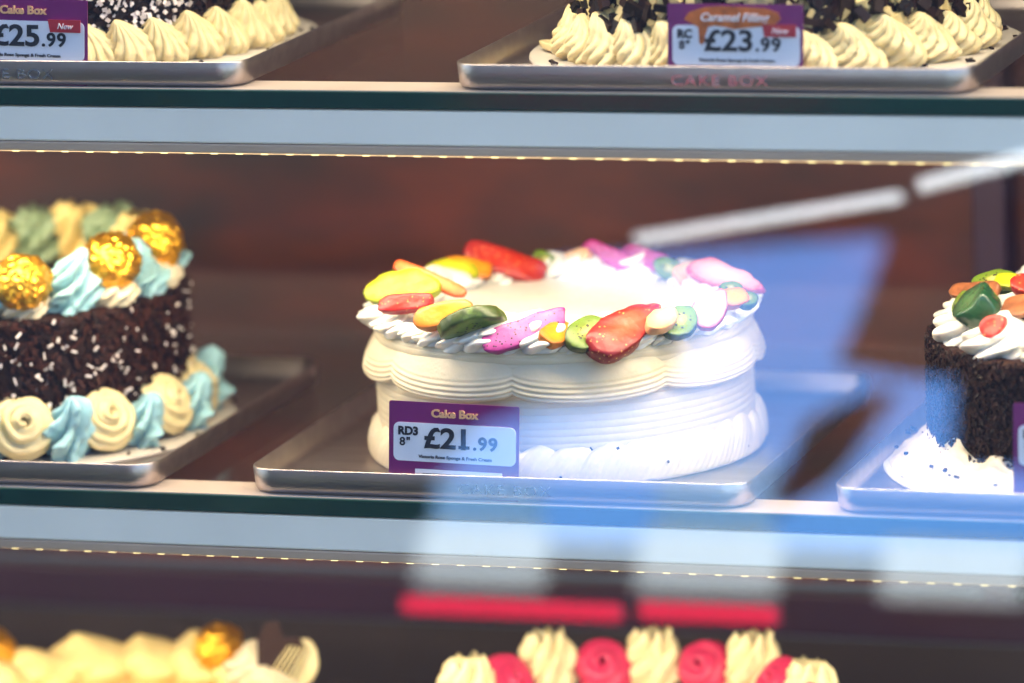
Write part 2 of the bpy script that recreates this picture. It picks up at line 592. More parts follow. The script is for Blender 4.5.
SHELF_Z = (-0.2414, 0.0, 0.2414)
SHELF_TXT = ('lower glass shelf carrying the pink rosette cake, mostly below the picture', 'middle glass shelf with a pale metal front rail, under the fruit topped cake', 'upper glass shelf with a pale metal front rail, above the fruit topped cake')
for si, z in enumerate(SHELF_Z):
    sh = empty('glass_shelf', (0, 0, z), SHELF_TXT[si], 'shelf', 'glass shelves of the case')
    m1 = MB(); m1.box(-1.19, 0.89, 0.0025, 0.46, 0.0012, 0.0105); m1.build('glass_plate', SHELF_GLASS, sh)
    m1 = MB(); m1.box(-1.19, 0.89, 0.0, 0.0022, 0.0008, 0.0108); m1.build('plate_edge', GLASS_EDGE, sh, bevel=0.0006)
    m1 = MB(); m1.box(-1.19, 0.89, 0.001, 0.036, -0.0205, 0.0); m1.build('front_rail', RAIL, sh, bevel=0.0012)
    m1 = MB(); m1.box(-1.19, 0.89, 0.0024, 0.034, 0.0106, 0.0112); m1.build('rail_cover', RAIL_TOP, sh)
    m1 = MB(); m1.box(-1.19, 0.89, 0.0006, 0.034, -0.0262, -0.0208); m1.build('rail_lip', RAIL_LIP, sh, bevel=0.0008)
    st = MB(); st.box(-1.19, 0.89, 0.0065, 0.017, -0.0276, -0.0264); tape = st.build('led_strip', LED_TAPE, sh)
    dots = MB()
    x = -1.18
    while x < 0.88:
        dots.box(x, x + 0.0042, 0.0060, 0.0166, -0.0278, -0.0266)
        x += 0.0156
    dots.build('led_chip', LED_DOT, tape)['kind'] = 'stuff'
    for bx in (-0.95, -0.05 + 0.35, 0.8):
        m1 = MB(); m1.box(bx - 0.009, bx + 0.009, 0.04, 0.497, -0.0165, -0.0015); m1.build('bracket_arm', DARK_METAL, sh, bevel=0.001)

# ---------------------------------------------------------------- trays
def tray_mesh(w, d, h, r=0.016, t=0.0013):
    """pressed sheet tray: rounded corners, rolled foot, plain upright lip"""
    rings = []
    def ring(off, z, rr):
        return [(x + off - w / 2, y + off, z) for x, y in rrect(w - 2 * off, d - 2 * off, max(rr, 0.002), 7)]
    prof = [(0.006, 0.0, r - 0.004), (0.0022, 0.0008, r - 0.001), (0.0008, 0.0030, r), (0.0, h - 0.0008, r), (0.0004, h, r), (t, h - 0.0002, r - t), (t + 0.0006, 0.005, r - t), (0.0042, 0.0022, r - 0.003), (0.008, 0.0013, r - 0.005)]
    v, f = [], []
    for off, z, rr in prof:
        v += ring(off, z, rr)
    n_ = len(v) // len(prof)
    for j in range(len(prof) - 1):
        for i in range(n_):
            a, b_ = j * n_ + i, j * n_ + (i + 1) % n_
            f.append((a, b_, b_ + n_, a + n_))
    f.append(tuple(range(n_))[::-1])
    f.append(tuple((len(prof) - 1) * n_ + i for i in range(n_)))
    return mesh('tray_pan', v, f)


TRAY_W, TRAY_D, TRAY_H = 0.305, 0.305, 0.0152
tm = tray_mesh(TRAY_W, TRAY_D, TRAY_H)
TRAYS = [
    (-0.0170, 0, 0.0045, 'aluminium tray under the fruit topped cream cake'),
    (-0.3817, 0, 0.0045, 'aluminium tray under the gold ball chocolate cake with blue rosettes'),
    (0.3374, 0, 0.0045, 'aluminium tray bathed in blue reflection under the cake with green grapes'),
    (-0.3123, 1, 0.0045, 'aluminium tray under the dark chocolate cake priced 25.99'),
    (0.1203, 1, 0.0045, 'aluminium tray under the shaving covered cake priced 23.99'),
]
tray_proto = None
for (tx, lv, ty, lab) in TRAYS:
    z = SHELF_Z[1 + lv] + FLOOR + 0.0002
    t_ = empty('cake_tray', (tx, ty, z), lab, 'tray', 'aluminium cake trays')
    if tray_proto is None:
        tray_proto = link('pan', tm, STEEL, t_)
        letters = text_mesh('embossed_lettering', 'CAKE BOX', 0.0088, EMBOSS, t_, -0.0215 - 0.0, 0.0042, y=0.0001, align='LEFT', depth=0.0003, spacing=1.12, sx=1.22, bold=-0.00008)
    else:
        copy_of(tray_proto, t_, (0, 0, 0))
        copy_of(letters, t_, (0, 0, 0))

# ---------------------------------------------------------------- price cards
def price_card(loc, w, h, lab, rot_e, brand, code, price, pence, new, barcode, blue, filling=None):
    t_ = empty('price_card', loc, lab, 'price card', 'purple price cards')
    t_.rotation_euler = rot_e
    v, f = plate(rrect(w, h, 0.0012), 0, 0.0009)
    obj('card', v, f, PURPLE, t_, smooth=False)
    k = w / 0.0800
    top = h
    pw, ph = 0.0752 * k, 0.0228 * k
    pz = top - 0.0352 * k
    v, f = plate(rrect(pw, ph, 0.0036 * k), -0.0004, 0.0002, 0.0030 * k, pz)
    pnl = obj('price_panel', v, f, PANEL, t_, smooth=False)
    if brand:
        text_mesh('lettering', 'Cake Box', 0.0064 * k, GOLD_INK, t_, w * 0.505, top - 0.0085 * k, y=-0.0003, align='CENTER', bold=0.00022, sx=1.12, depth=0.0003)
    if filling:
        v, f = plate([(x * k, z_ * k) for x, z_ in [(0.010, -0.0005), (0.013, 0.0035), (0.022, 0.0065), (0.032, 0.0072), (0.046, 0.0068), (0.058, 0.0062), (0.0655, 0.0035), (0.0670, 0.0002), (0.0635, -0.003), (0.055, -0.0042), (0.0455, -0.0052), (0.040, -0.0060), (0.034, -0.0046), (0.0275, -0.0040), (0.0242, -0.0048), (0.0225, -0.0100), (0.0218, -0.0138), (0.0205, -0.0150), (0.0190, -0.0138), (0.0188, -0.0090), (0.0185, -0.0050), (0.0145, -0.0028)]][::-1], -0.0010, -0.0003, 0, top - 0.0085 * k)
        drip = obj('caramel_drip', v, f, CARAMEL, t_, smooth=False)
        text_mesh('lettering', filling, 0.0066 * k, WHITE_INK, drip, 0.0395 * k, top - 0.0098 * k, y=-0.0012, align='CENTER', bold=0.00008, shear=0.25, sx=1.02, depth=0.0002)
    y0 = -0.0007
    text_mesh('lettering', code, 0.0068 * k, BLACK_INK, pnl, 0.0058 * k, pz + ph - 0.0072 * k, y=y0, bold=0.0003, sx=1.0)
    text_mesh('lettering', '8"', 0.0068 * k, BLACK_INK, pnl, 0.0068 * k, pz + ph - 0.0136 * k, y=y0, bold=0.00014, sx=1.05, spacing=1.15)
    x0 = 0.0215 * k
    text_mesh('lettering', '£' + (price[0] if blue else price[0] + price[1]), 0.0168 * k, BLACK_INK, pnl, x0, pz + ph - 0.0142 * k, y=y0, bold=0.00045, sx=1.16)
    if blue: text_mesh('lettering', price[1], 0.0168 * k, BLACK_INK, pnl, x0 + 0.0198 * k, pz + ph - 0.0142 * k, y=y0, bold=0.00045, sx=1.16)
    if blue:
        v, f = plate([(0, 0), (0.0068 * k, 0), (0.0068 * k, 0.0019 * k), (0, 0.0019 * k)], y0 - 0.0002, y0 + 0.0002, x0 + 0.0217 * k, pz + ph - 0.0142 * k)
        obj('numeral_foot', v, f, BLACK_INK, pnl, smooth=False)
    text_mesh('lettering', '.' + pence, 0.0108 * k, BLACK_INK, pnl, x0 + 0.0305 * k, pz + ph - 0.0142 * k, y=y0, bold=0.0003, spacing=1.12, sx=1.05)
    text_mesh('lettering', 'Victoria Rose Sponge & Fresh Cream', 0.0027 * k, BLACK_INK, pnl, w * 0.515, pz + 0.0022 * k, y=y0, align='CENTER', bold=0.00005, sx=1.1)
    if new:
        v, f = plate([(0.0, 0.0), (0.0185 * k, 0.0), (0.0185 * k, 0.0072 * k), (-0.0015 * k, 0.0072 * k)], -0.0011, -0.0002, w - 0.0225 * k, pz + ph - 0.0062 * k)
        nt = obj('new_flash', v, f, RED_INK, t_, smooth=False)
        text_mesh('lettering', 'New', 0.0048 * k, WHITE_INK, nt, w - 0.0135 * k, pz + ph - 0.0042 * k, y=-0.0013, align='CENTER', shear=0.25, depth=0.0002)
    if barcode:
        v, f = plate([(0.0, 0.0), (0.0535 * k, 0.0), (0.0535 * k, 0.0060 * k), (0.0, 0.0060 * k)], -0.0004, 0.0002, 0.0165 * k, pz - 0.0104 * k)
        bc = obj('barcode_strip', v, f, PANEL, t_, smooth=False)
        rng = random.Random(4)
        mb = MB()
        x = 0.0215 * k
        while x < 0.0640 * k:
            bw = rng.choice((0.0003, 0.0005, 0.0008)) * k
            mb.box(x, x + bw, -0.0007, -0.0003, pz - 0.0090 * k, pz - 0.0066 * k)
            x += bw + rng.choice((0.0004, 0.0006)) * k
        mb.build('bar', BLACK_INK, bc)['kind'] = 'stuff'
    return t_


ZS0, ZS1 = FLOOR + 0.0017, 0.2414 + FLOOR + 0.0017
price_card((-0.0825, 0.0088, ZS0), 0.0795, 0.0555, 'purple price card reading 21.99 below the fruit topped cake', (math.radians(-5), math.radians(1.4), 0), True, 'RD3', '21', '99', False, True, True)
price_card((-0.3395, 0.0088, ZS1), 0.0820, 0.0500, 'purple price card reading 25.99 at the upper left', (math.radians(-5), math.radians(1.2), 0), True, 'RD', '25', '99', True, False, False)
price_card((0.0958, 0.0088, ZS1), 0.0790, 0.0485, 'purple price card reading 23.99 with an orange caramel drip', (math.radians(-5), math.radians(0.4), 0), False, 'RC', '23', '99', True, False, False, 'Caramel Filling')
price_card((0.2898, 0.0088, ZS0), 0.0800, 0.0640, 'purple price card cut off by the right edge, before the grape topped cake', (math.radians(-5), 0, 0), False, 'RG', '24', '99', False, False, False)

# ---------------------------------------------------------------- shared cake bits
def cake_root(loc, lab, r_board=0.140):
    t_ = empty('cream_cake' if 'chocolate' not in lab else 'chocolate_cake', loc, lab, 'cake', 'round cakes on show')
    v, f = revolve(lambda th, t: ((r_board - (0.0005 if t in (0, 1) else 0)) * math.cos(th), (r_board - (0.0005 if t in (0, 1) else 0)) * math.sin(th), 0.0002 + 0.0022 * t), 96, 4, True, True)
    obj('cake_board', v, f, BOARD, t_, smooth=False)
    return t_


def plain_body(name, R, H, m, parent, z0=0.0024, comb=0.0, wob=0.0006, nu=160, nv=90):
    def fun(th, t):
        if t < 0.82:
            z = z0 + (H - z0) * t / 0.82
            r = R
            if z > H - 0.006: r = R - (0.006 - math.sqrt(max(0, 0.006 ** 2 - (z - H + 0.006) ** 2)))
            r += comb * (abs(math.sin(PI * z / 0.0043 + 0.3 * fbm((math.cos(th) * .1, math.sin(th) * .1, 0), 30))) ** 0.6 - 0.5)
        else:
            u = (t - 0.82) / 0.18
            z, r = H, (R - 0.006) * (1 - u) + 0.0004
        r += wob * fbm((math.cos(th) * 0.1, math.sin(th) * 0.1, z), 25)
        return (r * math.cos(th), r * math.sin(th), z + (0.0005 * fbm((r * math.cos(th), r * math.sin(th), 0), 60) if t > 0.82 else 0))
    v, f = revolve(fun, nu, nv, cap_top=True)
    return obj(name, v, f, m, parent)


def ring_of(protos, names, parent, n_, r, z, phase=0.0, scale=(1, 1), tilt=None, rng=None, pick=None, facing=None):
    """copies of a piped shape standing round a ring; facing tips the shape's +Z outwards by that angle"""
    rng = rng or random.Random(1)
    out = []
    for i in range(n_):
        a = phase + 2 * PI * i / n_
        k = pick(i) if pick else i % len(protos)
        me, m = protos[k]
        o = bpy.data.objects.new(names[k], me)
        C.objects.link(o)
        o.parent = parent
        s_ = rng.uniform(*scale)
        M = Matrix.Translation((r * math.sin(a), -r * math.cos(a), z)) @ Matrix.Rotation(a, 4, 'Z')
        if facing: M = M @ Matrix.Rotation(facing, 4, 'X')
        M = M @ Matrix.Rotation(rng.uniform(-0.5, 0.5) if tilt is None else tilt, 4, 'Z')
        o.matrix_local = M @ Matrix.Diagonal((s_, s_, s_ * rng.uniform(0.94, 1.06), 1))
        out.append(o)
    return out


def proto(vf, m, name='piped_shape'):
    me = mesh(name, *vf)
    me.materials.append(m)
    me.polygons.foreach_set('use_smooth', [True] * len(me.polygons))
    return (me, m)


# ---------------------------------------------------------------- fruit
def fruit_piece(name, A, B, w, thick, m, parent, shape='block', hint=(0.15, -0.75, 0.65), seed=0, edge=False):
    """a cut piece lying from A to B, w wide, its cut face towards hint"""
    A, B = Vector(A), Vector(B)
    ax = (B - A)
    L = ax.length
    ax.normalize()
    h = Vector(hint).normalized()
    if edge:
        nn = ax.cross(h).normalized()
        thick, w = w, L * 0.95
    else:
        nn = (h - ax * h.dot(ax)).normalized()
    sd = nn.cross(ax)
    def outline(th):
        c, s_ = math.cos(th), math.sin(th)
        if shape == 'disc':
            return c * L / 2, s_ * w / 2
        if shape == 'straw':      # blunt shoulder at A, rounded point at B
            x = c * L / 2
            u = (c + 1) / 2
            return x, math.copysign(abs(s_) ** 0.85, s_) * w / 2 * (1.12 - 0.55 * u ** 1.6)
        if shape == 'half':       # straight rind below, round above
            return c * L / 2, (s_ * w * 0.62 if s_ > 0 else -abs(s_) ** 0.5 * w * 0.36)
        e_ = 0.55
        return math.copysign(abs(c) ** e_, c) * L / 2, math.copysign(abs(s_) ** e_, s_) * w / 2
    prof = [(0.05, 0.50), (0.35, 0.50), (0.65, 0.49), (0.93, 0.49), (0.985, 0.44), (1.0, 0.30), (1.0, -0.25), (0.96, -0.42), (0.86, -0.49), (0.6, -0.50), (0.05, -0.50)]
    nu = 48
    v, f = [], []
    for k_, h_ in prof:
        for i in range(nu):
            x, y = outline(2 * PI * i / nu)
            p = Vector((x * k_, y * k_, h_ * thick))
            j = fbm((p.x + seed, p.y + seed * 2, p.z), 210) * 0.0008
            j2 = fbm((p.x + seed, p.y, p.z + seed), 75) * 0.0018
            q = Vector((p.x * (1 + (j + j2) / 0.012), p.y * (1 + (j + j2) / 0.012), p.z + j2))
            v.append(tuple(q))
    for j in range(len(prof) - 1):
        for i in range(nu):
            a, b_ = j * nu + i, j * nu + (i + 1) % nu
            f.append((a, a + nu, b_ + nu, b_))
    f.append(tuple(range(nu)))
    f.append(tuple((len(prof) - 1) * nu + i for i in range(nu))[::-1])
    o = obj(name, v, f, m, parent)
    M = Matrix((ax, sd, nn)).transposed().to_4x4()
    M.translation = (A + B) / 2
    o.matrix_local = M
    return o


# ---------------------------------------------------------------- the fruit cake
fc = cake_root((-0.016, 0.150, ZS0), 'large round cream cake with a swagged rim and a wreath of sliced fruit', 0.119)
ZB = 0.012 - ZS0  # picture-measured heights count from the shelf's underside line
plain_body('combed_side', 0.1140, 0.082, CREAM, fc, comb=0.0005, nv=260)
LOBE0 = math.radians(-92)


def skirt(th, t):
    """sloping cream collar: from the fruit ring down to a thin wavy lip, then back under to the side"""
    a = (th + PI / 2)                     # 0 at the front, growing to the right
    u = ((a - math.radians(-2.0)) / math.radians(45.5)) % 1.0 * 2 - 1
    A_ = math.sqrt(max(0, 1 - 0.97 * u * u))
    rout = 0.1168 + 0.0042 * A_
    zb = 0.0565 - 0.0060 * A_
    ztop = 0.0845
    if t < 0.1:
        k_ = t / 0.1
        r, z = 0.088 + 0.008 * k_, ztop
    elif t < 0.84:
        ph = (t - 0.1) / 0.74 * PI / 2
        r = 0.096 + (rout - 0.096) * math.sin(ph) ** 0.95
        z = zb + 0.0022 + (ztop - zb - 0.0022) * math.cos(ph) ** 1.2
        d = z - zb
        r += 0.00042 * math.sin(d / 0.0031 * 2 * PI) * max(0, min(1, (0.0145 - d) / 0.004))
    elif t < 0.92:
        k_ = (t - 0.84) / 0.08
        r = rout - 0.0014 * (1 - math.cos(k_ * PI / 2))
        z = zb + 0.0022 * (1 - math.sin(k_ * PI / 2))
    else:
        k_ = (t - 0.92) / 0.08
        r = rout - 0.0014 - (rout - 0.0014 - 0.1110) * k_
        z = zb + 0.0010 * k_
    j = fbm((r * math.cos(th), r * math.sin(th), z), 45) * 0.0011
    return ((r + j) * math.cos(th), (r + j) * math.sin(th), z + j * 0.5)


v, f = revolve(skirt, 360, 80)
obj('swagged_rim', v, f, CREAM, fc)
v, f = revolve(lambda th, t: (0.1 * t * math.cos(th) + 1e-4 * math.cos(th), 0.1 * t * math.sin(th) + 1e-4 * math.sin(th), 0.0862 + 0.0006 * fbm((t * math.cos(th), t * math.sin(th), 0), 4)), 96, 14)
v2 = [(x, y, 0.0800) for x, y, z in v]
obj('smooth_top', v, [q for q in f], WHITE_CREAM, fc)
rng = random.Random(11)
puffs = [proto(mound(0.0135, 0.0150, n=5, twist=0.35, depth=0.30, lean=0.3, tip=0.5, seed=s_, rough=0.22, nu=90, nv=36), WHITE_CREAM) for s_ in (1, 2, 3, 4)]
ring_of(puffs, ['cream_rosette'] * 4, fc, 28, 0.0950, 0.0825, 0.1, (0.8, 1.35), rng=rng, pick=lambda i: rng.randrange(4), tilt=None)
puff2 = [proto(mound(0.0118, 0.0130, n=5, twist=0.4, depth=0.30, lean=0.2, tip=0.5, seed=s_, rough=0.22, nu=60, nv=22), WHITE_CREAM) for s_ in (5, 6, 7)]
ring_of(puff2, ['cream_rosette'] * 3, fc, 38, 0.1065, 0.0795, 0.0, (0.75, 1.3), rng=rng, pick=lambda i: rng.randrange(3))




def foot_shape(th, t):
    """soft piped border hugging the foot of the cake: slanted shells run together"""
    x, y = math.cos(th), math.sin(th)
    wob = 0.5 * fbm((x, y, 0), 3) + 0.25 * fbm((x, y, 2), 8)
    sh = abs(math.sin(17 * th + 2.6 * t + 1.5 * wob)) ** 0.6
    fine = math.sin(150 * th + 26 * t + 6 * wob)
    hgt = 0.0190 + 0.0040 * sh + 0.008 * wob
    ph = t * PI * 0.60
    k_ = math.sin(ph) ** 0.8
    r = 0.1100 + (0.0098 + 0.0008 * sh + 0.0030 * wob + 0.00022 * fine) * k_
    z = 0.0020 + hgt * (math.cos(ph) + 0.31) / 1.31
    return (r * x, r * y, z)


v, f = revolve(foot_shape, 900, 30)
obj('cream_foot', v, f, CREAM, fc)
cr_ = bits_on_cylinder(12, 0.1210, 0.006, 0.024, 0.0010, 0.0024, 0.0011, rng, out=0.0012, arc=(PI * 1.35, PI * 1.95))
cr_.build('stray_crumbs', DARK_FLAKE, fc)['kind'] = 'stuff'

mb = MB(); mb.box(-0.128, -0.106, -0.100, -0.080, 0.0003, 0.0012, Matrix.Rotation(0.25, 4, 'Z')); mb.build('paper_liner', BOARD, fc)
K, MG, ST, DR, PE = 'kiwi_slice', 'mango_slice', 'strawberry_slice', 'dragon_fruit_slice', 'peach_slice'
FR = [  # name, end A, end B, width, thickness, material, outline, edge-on   (heights as measured, base at z = ZS0)
    ('yellow_fruit_wedge', (-0.1095, -0.0390, 0.1072), (-0.0620, -0.0400, 0.1135), 0.0200, 0.010, LIME, 'half', 0),
    (ST, (-0.0900, -0.0716, 0.1075), (-0.0550, -0.0762, 0.1123), 0.0110, 0.008, STRAW_RED, 'block', 0),
    (PE, (-0.0968, -0.0219, 0.1225), (-0.0500, -0.0330, 0.1080), 0.0085, 0.006, PEACH, 'block', 0),
    (MG, (-0.0582, -0.0992, 0.1044), (-0.0263, -0.0903, 0.1105), 0.0138, 0.010, MANGO, 'block', 0),
    (K, (-0.0983, 0.0397, 0.1092), (-0.0700, 0.0559, 0.1030), 0.0140, 0.006, LIME, 'disc', 0),
    (MG, (-0.0918, 0.0530, 0.1085), (-0.0640, 0.0626, 0.1033), 0.0135, 0.008, MANGO, 'block', 0),
    (ST, (-0.0824, 0.0667, 0.1150), (-0.0361, 0.0838, 0.0965), 0.0175, 0.010, STRAW_RED, 'block', 0),
    (K, (-0.0415, -0.1072, 0.1003), (-0.0044, -0.0939, 0.1072), 0.0092, 0.006, KIWI, 'disc', 1),
    (DR, (-0.0125, -0.1143, 0.0935), (0.0298, -0.0892, 0.1080), 0.0155, 0.008, DRAGON, 'block', 0),
    (MG, (0.0238, -0.1125, 0.0970), (0.0334, -0.0879, 0.1015), 0.0142, 0.008, MANGO, 'block', 0),
    (K, (0.0378, -0.1083, 0.0931), (0.0509, -0.0850, 0.1044), 0.0205, 0.007, KIWI, 'disc', 0),
    ('strawberry_half', (0.0484, -0.1059, 0.0891), (0.0795, -0.0617, 0.1079), 0.0255, 0.015, STRAW, 'straw', 0),
    (PE, (0.0804, -0.0882, 0.1000), (0.0862, -0.0599, 0.1068), 0.0156, 0.008, PALE_PEACH, 'disc', 0),
    (K, (0.0881, -0.0777, 0.0951), (0.0960, -0.0554, 0.1050), 0.0205, 0.007, KIWI, 'disc', 0),
    (ST, (0.1010, -0.0582, 0.0967), (0.1115, -0.0400, 0.1150), 0.0205, 0.007, STRAW_PALE, 'straw', 0),
    (MG, (0.1083, -0.0289, 0.1060), (0.1188, -0.0178, 0.1070), 0.0110, 0.010, MANGO, 'block', 0),
    (K, (0.1180, -0.0250, 0.1030), (0.1215, -0.0075, 0.1050), 0.0110, 0.006, KIWI, 'disc', 0),
    (K, (-0.0452, 0.0959, 0.1075), (-0.0286, 0.0874, 0.0996), 0.0118, 0.007, KIWI, 'disc', 0),
    (PE, (-0.0316, 0.1012, 0.0998), (-0.0088, 0.0916, 0.1090), 0.0142, 0.008, PALE_PEACH, 'disc', 0),
    (DR, (-0.0154, 0.1049, 0.1108), (0.0293, 0.0872, 0.0975), 0.0112, 0.008, DRAGON, 'block', 0),
    (DR, (0.0082, 0.1057, 0.1080), (0.0473, 0.0789, 0.1045), 0.0130, 0.007, DRAGON, 'block', 0),
    (K, (0.0360, 0.0790, 0.1067), (0.0573, 0.0720, 0.0992), 0.0140, 0.007, KIWI, 'disc', 0),
    (MG, (0.0550, 0.0580, 0.1013), (0.0670, 0.0750, 0.1070), 0.0130, 0.008, PALE_PEACH, 'block', 0),
    (ST, (0.0660, 0.0420, 0.1130), (0.1200, 0.0200, 0.1040), 0.0175, 0.010, STRAW_PALE, 'straw', 0),
    (K, (0.0965, 0.0050, 0.1060), (0.1085, 0.0160, 0.1060), 0.0090, 0.006, KIWI, 'disc', 0),
]
for i, (nm, A, B, w, th_, m, shp, ed) in enumerate(FR):
    back = A[1] > 0.01
    dz = Vector((0.002, -0.008, 0.0045 - ZS0))
    fruit_piece(nm, Vector(A) + dz, Vector(B) + dz, w, th_ * 0.78, m, fc, shp, hint=(0.15, -0.8, 0.55) if not back else (0.2, -0.75, 0.6), seed=i * 1.7, edge=bool(ed))

# ---------------------------------------------------------------- gold ball cake (left of the middle shelf)
lc = cake_root((-0.3790, 0.154, ZS0), 'chocolate cake with gold foil balls and blue and white rosettes', 0.138)
LH = 0.0885
plain_body('chocolate_side', 0.1090, LH, CHOC, lc)
rng = random.Random(5)
bits_on_cylinder(5200, 0.1095, 0.006, LH, 0.003, 0.008, 0.0019, rng, out=0.003).build('chocolate_flakes', FLAKE, lc)['kind'] = 'stuff'
bits_on_cylinder(560, 0.1115, 0.010, LH - 0.002, 0.0012, 0.0050, 0.0013, rng, out=0.003).build('coconut_flakes', PALE_FLAKE, lc)['kind'] = 'stuff'
D = math.radians
blue_m = [proto(mound(0.0175, 0.034, n=6, twist=0.42, depth=0.5, tip=0.45, lean=0.3, seed=s_, rough=0.2, nu=96, nv=40), BLUE_CREAM) for s_ in (1, 2)]
white_m = [proto(mound(0.0185, 0.021, n=8, twist=0.3, depth=0.3, tip=0.4, seed=s_), CREAM) for s_ in (3, 4)]
tall_m = [proto(mound(0.0180, 0.034, n=6, twist=0.3, depth=0.42, tip=0.5, seed=9, club=True, rough=0.2, teeth=0.15), YELLOW_CREAM)]
green_m = [proto(mound(0.0185, 0.036, n=6, twist=0.3, depth=0.42, tip=0.5, seed=8, club=True, rough=0.2, teeth=0.15), GREEN_CREAM)]
for i in range(20):
    a = 28.6 + 18 * i
    front = (a % 360 < 125) or (a % 360 > 330)
    if i % 2:
        pr, nm = ([blue_m[(i // 2) % 2]], ['blue_rosette']) if front else (green_m, ['pale_green_rosette'])
    else:
        pr, nm = ([white_m[(i // 2) % 2]], ['cream_rosette']) if front else (tall_m, ['cream_rosette'])
    ring_of(pr, nm, lc, 1, 0.0930, LH - 0.001, D(a), (0.95, 1.1), rng=rng)


def foil_ball(r, seed):
    bm = bmesh.new()
    bmesh.ops.create_icosphere(bm, subdivisions=4, radius=r)
    for v_ in bm.verts:
        p = v_.co
        d = abs(noise.noise(p * 130 + Vector((seed, 0, 0)))) * 0.20 + abs(noise.noise(p * 330 + Vector((0, seed, 0)))) * 0.10
        v_.co = p * (1 + d - 0.09)
    me = bpy.data.meshes.new('foil_ball')
    bm.to_mesh(me)
    bm.free()
    return me


for k_, (a, r, z) in enumerate(((28.6, 0.099, LH + 0.0205), (64, 0.098, LH + 0.026), (103, 0.094, LH + 0.027), (-7, 0.098, LH + 0.022))):
    o = link('gold_foil_ball', foil_ball(0.0185, k_ * 3.1), GOLD, lc, smooth=(k_ == 9))
    o.location = (r * math.sin(D(a)), -r * math.cos(D(a)), z)
cr_rose = [proto(rose(0.0255, 0.0080, turns=2.7, rise=0.50, seed=s_, teeth=5, depth=0.4), IVORY) for s_ in (0.3, 2.2)]
bl_rose = [proto(mound(0.0150, 0.036, n=6, twist=0.3, depth=0.55, tip=0.55, seed=12, rough=0.22, nu=96, nv=40), BLUE_CREAM)]
for i in range(28):
    a = 26 + 12.857 * i
    if i % 2 == 0:
        ring_of([cr_rose[(i // 2) % 2]], ['cream_rose'], lc, 1, 0.1090, 0.0205, D(a), (0.95, 1.05), rng=rng, facing=D(62))
    else:
        ring_of(bl_rose, ['blue_rosette'], lc, 1, 0.1170, 0.0030, D(a), (0.95, 1.1), rng=rng, facing=D(12))
# dark crumbs that have dropped on the board
mb = bits_on_disc(26, 0.128, 0.142, 0.003, 0.002, 0.0045, 0.0025, rng, pile=0.001)
mb.build('dropped_crumbs', DARK_FLAKE, lc)['kind'] = 'stuff'

# ---------------------------------------------------------------- grape topped chocolate cake (right)
rc = cake_root((0.3270, 0.154, ZS0), 'dark chocolate cake with green grapes and a smeared white base, bathed in blue reflection', 0.144)
RH = 0.0790
plain_body('chocolate_side', 0.1150, RH, CHOC, rc)
rng = random.Random(8)
bits_on_cylinder(7000, 0.1155, 0.008, RH, 0.0015, 0.0035, 0.0015, rng, out=0.002, arc=(PI * 0.75, PI * 2.05)).build('chocolate_vermicelli', DARK_FLAKE, rc)['kind'] = 'stuff'
v, f = revolve(lambda th, t: ((0.1165 + 0.0235 * (1 - t) ** 1.5 + 0.003 * fbm((math.cos(th), math.sin(th), t), 7)) * math.cos(th), (0.1165 + 0.0235 * (1 - t) ** 1.5 + 0.003 * fbm((math.cos(th), math.sin(th), t), 7)) * math.sin(th), 0.0024 + 0.0210 * t * (1 + 0.5 * fbm((math.cos(th), math.sin(th), 0), 6)) + 0.0022 * fbm((math.cos(th), math.sin(th), t * 0.5), 16) + 0.0012 * fbm((math.cos(th), math.sin(th), t), 34)), 220, 16)
obj('smeared_base_cream', v, f, CREAM, rc)
rb = MB()
bits_on_disc(60, 0.118, 0.136, 0.010, 0.002, 0.004, 0.002, rng, pile=0.003).build('dropped_crumbs', DARK_FLAKE, rc)['kind'] = 'stuff'
rmo = [proto(mound(0.0225, 0.0270, n=6, twist=0.45, depth=0.32, tip=0.3, lean=0.1, seed=s_, rough=0.07, nu=96, nv=36), WHITE_CREAM) for s_ in (1, 2)]
ring_of(rmo, ['cream_rosette'] * 2, rc, 15, 0.0935, RH - 0.004, D(-62), (0.95, 1.1), rng=rng)


def at(deg, r, z):
    return Vector((r * math.sin(D(deg)), -r * math.cos(D(deg)), z))


fruit_piece('grape_half', at(-55, 0.101, RH + 0.020), at(-39, 0.101, RH + 0.028), 0.026, 0.016, GRAPE, rc, 'disc', seed=1)
fruit_piece('chocolate_bark', at(-72, 0.100, RH + 0.026), at(-50, 0.083, RH + 0.031), 0.012, 0.004, GOLD_BARK, rc, 'block', hint=(0, -0.6, 0.8), seed=2)
fruit_piece('kiwi_slice', at(-76, 0.088, RH + 0.030), at(-56, 0.066, RH + 0.033), 0.015, 0.006, KIWI, rc, 'disc', seed=3)
fruit_piece('yellow_fruit_wedge', at(-62, 0.078, RH + 0.034), at(-50, 0.063, RH + 0.033), 0.010, 0.006, LIME, rc, 'block', seed=4)
fruit_piece('strawberry_slice', at(-47, 0.074, RH + 0.037), at(-36, 0.072, RH + 0.031), 0.012, 0.008, STRAW_RED, rc, 'straw', seed=5)
fruit_piece('green_fig_wedge', at(-66, 0.099, RH + 0.017), at(-58, 0.094, RH + 0.025), 0.015, 0.010, KIWI, rc, 'disc', seed=6)
fruit_piece('strawberry_slice', at(-36, 0.110, RH + 0.012), at(-32, 0.100, RH + 0.022), 0.014, 0.008, STRAW_RED, rc, 'straw', seed=7)
fruit_piece('chocolate_bark', at(-40, 0.090, RH + 0.024), at(-28, 0.082, RH + 0.028), 0.016, 0.004, GOLD_BARK, rc, 'block', hint=(0, -0.6, 0.8), seed=8)
fruit_piece('peach_slice', at(-30, 0.070, RH + 0.030), at(-22, 0.070, RH + 0.036), 0.012, 0.008, PALE_PEACH, rc, 'disc', seed=9)

